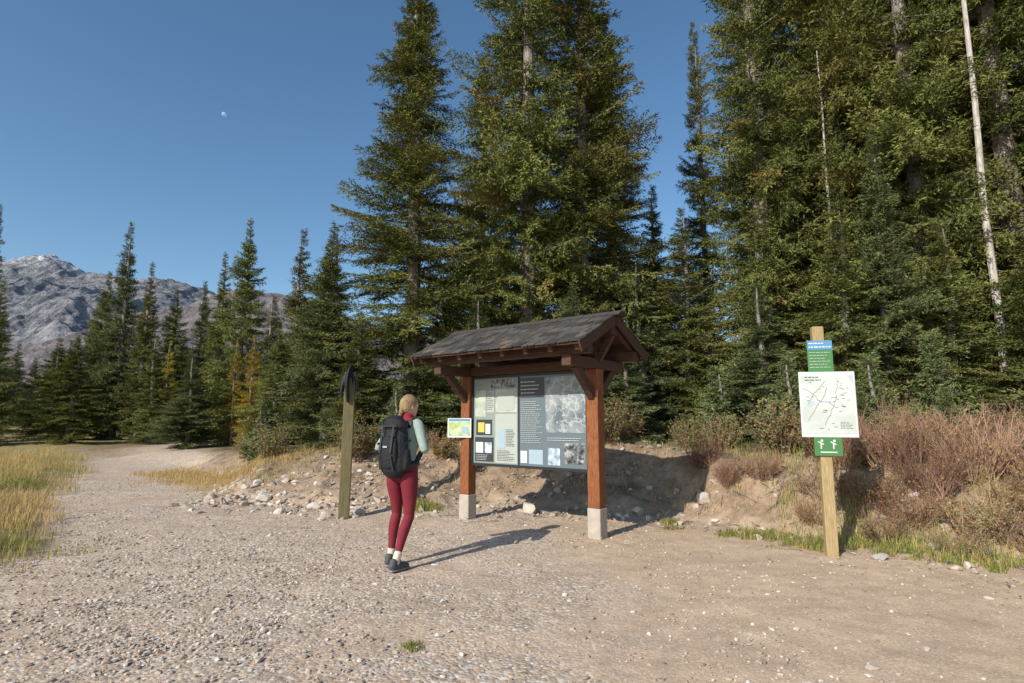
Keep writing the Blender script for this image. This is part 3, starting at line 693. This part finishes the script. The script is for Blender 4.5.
def remesh(name,prims,mats,voxel=.007,sm=4,labels=None,parent=None,loc=(0,0,0),rot=(0,0,0)):
    V=[];F=[]
    for v,f,_ in prims:
        o=len(V);V+= [tuple(x) for x in v];F+=[[i+o for i in q] for q in f]
    me=bpy.data.meshes.new(name+"_src");me.from_pydata(V,[],F);bm=bmesh.new();bm.from_mesh(me);bmesh.ops.recalc_face_normals(bm,faces=bm.faces);bm.to_mesh(me);bm.free()
    o=bpy.data.objects.new("tmp",me);COL.objects.link(o)
    m=o.modifiers.new("r",'REMESH');m.mode='VOXEL';m.voxel_size=voxel;m.adaptivity=0
    s=o.modifiers.new("s",'SMOOTH');s.factor=.5;s.iterations=sm
    dg=bpy.context.evaluated_depsgraph_get();me2=bpy.data.meshes.new_from_object(o.evaluated_get(dg));me2.name=name
    bpy.data.objects.remove(o)
    me2.materials.clear()
    for mt in mats:me2.materials.append(mt)
    me2.polygons.foreach_set("use_smooth",np.ones(len(me2.polygons),dtype=bool))
    if labels:
        sp=[];sr=[];sl_=[]
        for (v,f,ss),l in zip(prims,labels):
            for p,r in ss: sp.append(p);sr.append(r);sl_.append(l)
        sp=np.array(sp);sr=np.array(sr);sl_=np.array(sl_);c=np.zeros(len(me2.polygons)*3);me2.polygons.foreach_get("center",c);c=c.reshape(-1,3)
        out=np.zeros(len(c),dtype=np.int32)
        for i in range(0,len(c),2000):
            d=np.linalg.norm(c[i:i+2000,None]-sp[None],axis=2)-sr[None];out[i:i+2000]=sl_[d.argmin(1)]
        me2.polygons.foreach_set("material_index",out)
    me2.update();return obj(name,me2,parent,loc,rot)
# ------------------------------------------------------------------ left post with hung jacket
px,py=-2.46,8.6
S=empty("wooden_post",(px,py,h1(px,py)-.03),(0,math.radians(.6),math.radians(12)))
b=BX(); b.box((0,0,1.08),(.155,.13,2.16)); b.done("post",[M_wpost],S,.01)
remesh("hanging_black_jacket",[loft([(-.02,-.09,1.72),(-.04,-.10,1.93),(-.03,-.09,2.12),(0,-.03,2.2),(0,.06,2.18),(.02,.1,2.0)],[(.04,.02),(.06,.028),(.07,.03),(.08,.035),(.07,.03),(.05,.02)],(1,0,0)),
  loft([(-.12,-.05,1.78),(-.11,-.06,1.95),(-.05,-.03,2.14),(.03,0,2.17)],[.02,.03,.04,.035]),loft([(.07,-.08,1.85),(.06,-.07,2.0),(.02,-.03,2.15)],[.015,.025,.04])],[M_black],.01,3,parent=S)
# ------------------------------------------------------------------ hiker
M_leg=simple("maroon_leggings",(.19,.020,.032),.8,.25,14,.5,.006)
M_shirt=simple("sage_fleece",(.29,.36,.32),.85,.2,18,.6,.008)
M_skin=simple("skin",(.60,.36,.26),.5,.08,20,0)
M_sock=simple("cream_socks",(.65,.58,.47),.9,.1,50,.3,.001)
hm=M("blonde_hair",.5,.4);f=hm.noise(30,4,.7,hm.mp((6,6,1)));hm.col(hm.mix(hm.ramp(f,[(.35,0),(.65,1)]),(.17,.105,.05),(.46,.32,.17)));M_hair=hm.m
M_shoe=simple("grey_shoe",(.08,.082,.085),.7,.3,30,.4,.002);M_sole=simple("shoe_sole",(.22,.21,.20),.8,.1,30,0)
M_red=simple("maroon_collar",(.24,.02,.03),.8,.2,30,.4,.003)
HK=empty("hiker",(-1.12,5.78,h1(-1.12,5.78)+.005),(0,0,math.radians(-27)))
pr=[];lb=[]
def A(p,l): pr.append(p);lb.append(l)
LEG,SH,SK,SO=0,1,2,3
py0=.07
A(loft([(0,py0,.86),(0,py0,.93),(0,py0+.01,1.0)],[(.150,.115),(.158,.120),(.132,.10)]),LEG)
A(loft([(0,py0+.01,1.0),(0,py0+.02,1.08),(0,py0+.03,1.18),(0,py0+.03,1.30),(0,py0+.03,1.38),(0,py0+.03,1.42)],[(.138,.105),(.122,.095),(.135,.105),(.150,.11),(.138,.085),(.08,.06)]),SH)
for sd,kn,an in((1,(.090,.06,.475),(.085,-.12,.10)),(-1,(-.095,.10,.48),(-.10,.03,.09))):
    k2=np.array(kn);a2=np.array(an)
    A(loft([(sd*.078,py0-.02,.90),(sd*.086,py0-.015,.80),((kn[0]+sd*.085)/2,(kn[1]+py0)/2,.66),(kn[0],kn[1],kn[2]+.05),k2,k2*.72+a2*.28+np.array([0,-.016,0]),k2*.4+a2*.6+np.array([0,-.008,0]),k2*.14+a2*.86],
        [(.086,.103),(.083,.097),(.069,.078),(.053,.058),(.049,.054),(.050,.057),(.040,.043),(.032,.035)]),LEG)
    A(loft([k2*.16+a2*.84,a2,a2-np.array([0,0,.04])],[(.036,.039),(.035,.041),(.035,.044)]),SO)
for sd in(1,-1):
    s0=np.array([sd*.150,py0+.02,1.372]);e=np.array([sd*.285,py0-.05,1.13]);w=np.array([sd*.14,py0+.17,1.19])
    A(loft([s0-np.array([sd*.05,0,0]),s0,s0*.5+e*.5,e,e*.6+w*.4,w],[(.048,.055),(.053,.055),(.045,.048),(.040,.042),(.038,.040),(.028,.031)],ref=(0.1,1,.2)),SH)
    d=(w-e)/np.linalg.norm(w-e);hd=d*.5+np.array([0,.15,.85]);hd/=np.linalg.norm(hd)
    pn=np.array([-sd*.75,-.35,.0]);pn-=hd*(pn@hd);pn/=np.linalg.norm(pn);wv_=np.cross(hd,pn)
    A(loft([w-d*.005,w+d*.01+hd*.012],[.024,.024]),SK)
    pc=w+hd*.05;A(loft([w+hd*.008,pc,w+hd*.088],[(.028,.016),(.038,.017),(.036,.014)],ref=pn),SK)
    for j,(off,ln) in enumerate(((-.029,.82),(-.010,1.0),(.010,.95),(.029,.76))):
        q=w+hd*.085+wv_*off;ps=[q-hd*.02]
        ps.append(q)
        for ang,l in((35,.040),(95,.027),(150,.021)):
            r_=math.radians(ang);q=q+(hd*math.cos(r_)+pn*math.sin(r_))*l*ln;ps.append(q)
        A(loft(ps,[.009,.009,.0085,.008,.007],ref=wv_,n=8,seg=2),SK)
    q=w+hd*.03-wv_*.03*1;A(loft([q,q-wv_*.022+hd*.025+pn*.012,q-wv_*.022+hd*.052+pn*.03],[.013,.0105,.009],n=8,ref=(0.1,.9,.3)),SK)
hc=np.array([.01,py0+.06,1.56]);yaw=math.radians(-22)
def hp(x,y,z): return (hc[0]+x*math.cos(yaw)-y*math.sin(yaw),hc[1]+x*math.sin(yaw)+y*math.cos(yaw),1.56+z)
hf=(math.sin(-yaw),math.cos(yaw),0)
A(loft([(0,py0+.03,1.39),(0.004,py0+.045,1.46),(0.006,py0+.05,1.52)],[(.054,.054),(.046,.048),(.047,.050)]),SK)
A(loft([hp(0,.035,-.115),hp(0,.028,-.085),hp(0,.012,-.04),hp(0,0,.01),hp(0,-.005,.055),hp(0,-.008,.09),hp(0,-.008,.104)],[(.024,.030),(.046,.056),(.062,.078),(.069,.090),(.066,.087),(.046,.060),(.02,.03)],ref=hf),SK)
A(loft([hp(0,.083,.015),hp(0,.094,-.012),hp(0,.090,-.026)],[(.006,.007),(.009,.010),(.009,.007)],n=8,ref=(1,0,0)),SK)
for sd in(1,-1): A(ell(hp(sd*.070,-.005,-.012),(.010,.018,.030)),SK)
remesh("body",pr,[M_leg,M_shirt,M_skin,M_sock],.006,4,lb,HK)
M_eye=simple("eye_white",(.8,.8,.78),.3,.02,5,0);M_iris=simple("iris",(.05,.08,.1),.2,.1,5,0);M_lip=simple("lips",(.50,.2,.17),.5,.1,5,0)
for sd in(1,-1):
    v,f,_=ell(hp(sd*.029,.075,.004),(.012,.009,.008));obj("eye",mesh_np("eye",v,f,[M_eye],smooth=True),HK)
    v,f,_=ell(hp(sd*.029,.0835,.004),(.005,.003,.005));obj("iris",mesh_np("iris",v,f,[M_iris],smooth=True),HK)
v,f,_=ell(hp(0,.083,-.056),(.019,.007,.006));obj("lips",mesh_np("lips",v,f,[M_lip],smooth=True),HK)
# hair: shell over the skull with a hairline, combed strands, plait
def skull(az,el_,k=1.0):
    ce=math.cos(el_);return np.array(hp(.0765*k*ce*math.cos(az),-.009+.0955*k*ce*math.sin(az),.006+.111*k*math.sin(el_)))
def hairline(az):
    f=math.sin(az)
    return -.75+ (f+1)/2*.75+ max(0,f)**1.5*.62
V=[];F=[];na,ne=48,16
for j in range(ne+1):
    for i in range(na):
        az=i/na*2*math.pi;lo=hairline(az);e=lo+(math.pi/2-lo)*j/ne;V.append(skull(az,e,.985 if j==0 else 1.0))
for j in range(ne):
    for i in range(na):
        a=j*na+i;b_=j*na+(i+1)%na;F+=[[a,b_,b_+na],[a,b_+na,a+na]]
obj("hair_cap",mesh_np("hair_cap",V,F,[M_hair],smooth=True),HK)
V=[];F=[]
nape=np.array(hp(0,-.098,-.060))
for k in range(520):
    az=random.uniform(-math.pi,math.pi);lo=hairline(az);e0=random.uniform(lo,1.45)
    azb=-math.pi/2; d=(azb-az+math.pi)%(2*math.pi)-math.pi
    P=[]
    for i in range(7):
        t=i/6;a=az+d*t;ee=e0*(1-t)+(-.55)*t+.15*math.sin(math.pi*t);ee=max(ee,hairline(a)+.02);P.append(skull(a,ee,1.01))
    P[-1]=nape+np.array([random.gauss(0,.008),random.gauss(0,.006),random.gauss(0,.01)])
    r=random.uniform(.0018,.0034)
    for i in range(6): limb(V,F,P[i],P[i+1],r,r,4)
bd=[hp(0,-.094,-.05),hp(.01,-.118,-.10),hp(.03,-.13,-.15),hp(.05,-.13,-.21),hp(.065,-.12,-.28)]
def bpt(t):
    t=min(3.999,max(0,t*4));j=int(t);u=t-j;return np.array(bd[j])*(1-u)+np.array(bd[j+1])*u
for s in range(3):
    for m_ in range(7):
        ph=s*2.094;prev=None
        off=np.array([random.gauss(0,.0045),random.gauss(0,.0045),0])
        for i in range(41):
            t=i/40;w_=.013*(1-.45*t);p=bpt(t)+np.array([w_*math.sin(t*22+ph),w_*.6*math.sin(2*(t*22+ph)),0])+off*(1-.4*t)
            if prev is not None: limb(V,F,prev,p,.0055*(1-.4*t),.0055*(1-.4*t),5)
            prev=p
obj("hair_strands",mesh_np("hair_strands",V,F,[M_hair],smooth=True),HK)
remesh("collar",[loft([(0,py0+.03,1.395),(0.003,py0+.035,1.43),(0.004,py0+.04,1.465)],[(.088,.076),(.074,.068),(.060,.060)]),ell((.07,py0-.01,1.415),(.045,.04,.026))],[M_red],.007,3,parent=HK)
for sd,(x,y,z),yw,pit in((1,(.085,-.12,.0),-.15,0.0),(-1,(-.10,.03,.0),.12,0)):
    R=Matrix.Rotation(yw,3,'Z')
    def q(a,b,c): v=R@Vector((a,b,c));return (x+v.x,y+v.y,z+v.z)
    remesh("shoe",[loft([q(0,-.065,.045),q(0,-.03,.05),q(0,.04,.048),q(0,.10,.04),q(0,.15,.032)],[(.030,.035),(.036,.042),(.039,.036),(.040,.026),(.028,.018)],ref=(0,0,1)),
       loft([q(0,-.035,.03),q(0,-.03,.075),q(0,-.025,.10)],[(.034,.046),(.038,.044),(.038,.042)])],[M_shoe],.006,3,parent=HK)
    remesh("shoe_sole",[loft([q(0,-.07,.012),q(0,-.03,.012),q(0,.04,.012),q(0,.10,.012),q(0,.16,.014)],[(.032,.014),(.038,.014),(.040,.014),(.043,.014),(.030,.012)],ref=(0,0,1))],[M_sole],.006,2,parent=HK)
    b=BX()
    for k in range(4): c_=Vector(q(0,.02+.022*k,.086-.007*k)); b.box(c_,(.04,.006,.004),R)
    b.done("laces",[M_sock],HK,0)
PK=[];yb=py0-.155
PK.append(loft([(0,yb+.01,.90),(0,yb,.96),(0,yb,1.1),(0,yb+.01,1.25),(0,yb+.02,1.35)],[(.11,.085),(.145,.105),(.148,.11),(.137,.105),(.115,.09)],n=20))
PK.append(loft([(0,yb+.015,1.35),(0,yb+.01,1.39),(0,yb+.015,1.415)],[(.132,.105),(.128,.103),(.10,.08)],n=20))
PK.append(loft([(0,yb-.09,.97),(0,yb-.10,1.1),(0,yb-.09,1.24)],[(.09,.035),(.105,.04),(.09,.03)],n=16))
for sd in(1,-1): PK.append(loft([(sd*.135,yb+.02,.94),(sd*.142,yb+.02,1.02),(sd*.135,yb+.02,1.12)],[(.03,.05),(.036,.055),(.028,.045)]))
remesh("backpack",PK,[simple("pack_nylon",(.018,.019,.022),.55,.35,12,.9,.014)],.007,2,parent=HK)
b=BX()
for sd in(1,-1):
    b.beam((sd*.065,yb-.146,1.10),(sd*.065,yb-.103,1.37),.022,.006);b.beam((sd*.065,yb-.143,1.08),(sd*.075,yb-.11,.94),.022,.006)
    b.beam((sd*.156,yb-.07,1.18),(sd*.14,yb+.08,1.22),.006,.02)
b.box((0,yb-.105,1.36),(.22,.01,.018)); b.box((0,yb-.144,1.16),(.05,.006,.016),None,1)
b.done("pack_webbing",[M_blk2,MS['pale']],HK,.001)
for sd in(1,-1):
    remesh("shoulder_strap",[loft([(sd*.10,yb+.09,1.34),(sd*.100,py0-.02,1.425),(sd*.105,py0+.06,1.425),(sd*.11,py0+.125,1.36),(sd*.115,py0+.145,1.25),(sd*.135,py0+.12,1.12),(sd*.15,py0+.0,1.0)],[(.028,.009)]*7,ref=(0,.6,.8))],[M_blk2],.005,2,parent=HK)
remesh("hip_belt",[loft([(-.13,yb+.08,.97),(-.155,py0+.02,.985),(-.10,py0+.105,.99),(0,py0+.125,.99),(.10,py0+.105,.99),(.155,py0+.02,.985),(.13,yb+.08,.97)],[(.011,.026)]*7,ref=(0,0,1))],[M_blk2],.006,2,parent=HK)
# ------------------------------------------------------------------ moon
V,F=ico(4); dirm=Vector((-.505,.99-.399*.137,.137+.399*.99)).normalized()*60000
mm=M("moon_rock_sky_glow",1,0);mm.col(mm.mix(mm.noise(.006,4),(.15,.15,.15),(.3,.3,.3)))
mm.b.inputs["Emission Color"].default_value=(.22,.34,.50,1);mm.b.inputs["Emission Strength"].default_value=1.0  # bluish emission stands in for daylight sky scattered in front of the moon
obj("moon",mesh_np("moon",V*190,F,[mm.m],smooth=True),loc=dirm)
# ------------------------------------------------------------------ light & world
el=math.radians(32); az=(-.63,-.777)
sun=bpy.data.lights.new("sun",'SUN');sun.energy=5.0;sun.angle=math.radians(.5);sun.color=(1,.94,.84)
so=bpy.data.objects.new("sun",sun);COL.objects.link(so)
dv=Vector((-az[0]*math.cos(el),-az[1]*math.cos(el),-math.sin(el)));so.rotation_euler=dv.to_track_quat('-Z','Y').to_euler()
so.location=(-10,-12,10)
w=bpy.data.worlds.new("World");sc.world=w;w.use_nodes=True;nt=w.node_tree
bg=nt.nodes["Background"];sky=nt.nodes.new("ShaderNodeTexSky");sky.sky_type='NISHITA';sky.sun_disc=False
sky.sun_elevation=el;sky.sun_rotation=math.atan2(az[0],az[1]);sky.altitude=300;sky.air_density=1.0;sky.dust_density=.9;sky.ozone_density=2.0
hs=nt.nodes.new("ShaderNodeHueSaturation");hs.inputs["Saturation"].default_value=1.14;hs.inputs["Hue"].default_value=.495
nt.links.new(sky.outputs[0],hs.inputs["Color"]);nt.links.new(hs.outputs[0],bg.inputs[0]);bg.inputs[1].default_value=.15
sc.view_settings.view_transform='Standard';sc.view_settings.look='None';sc.view_settings.exposure=0
cam=bpy.data.cameras.new("camera");cam.lens=20.04;cam.sensor_width=36;cam.clip_end=200000;cam.clip_start=.05
co=bpy.data.objects.new("camera",cam);COL.objects.link(co);co.location=(0,0,1.41);co.rotation_euler=(math.radians(90+7.9),0,0);sc.camera=co
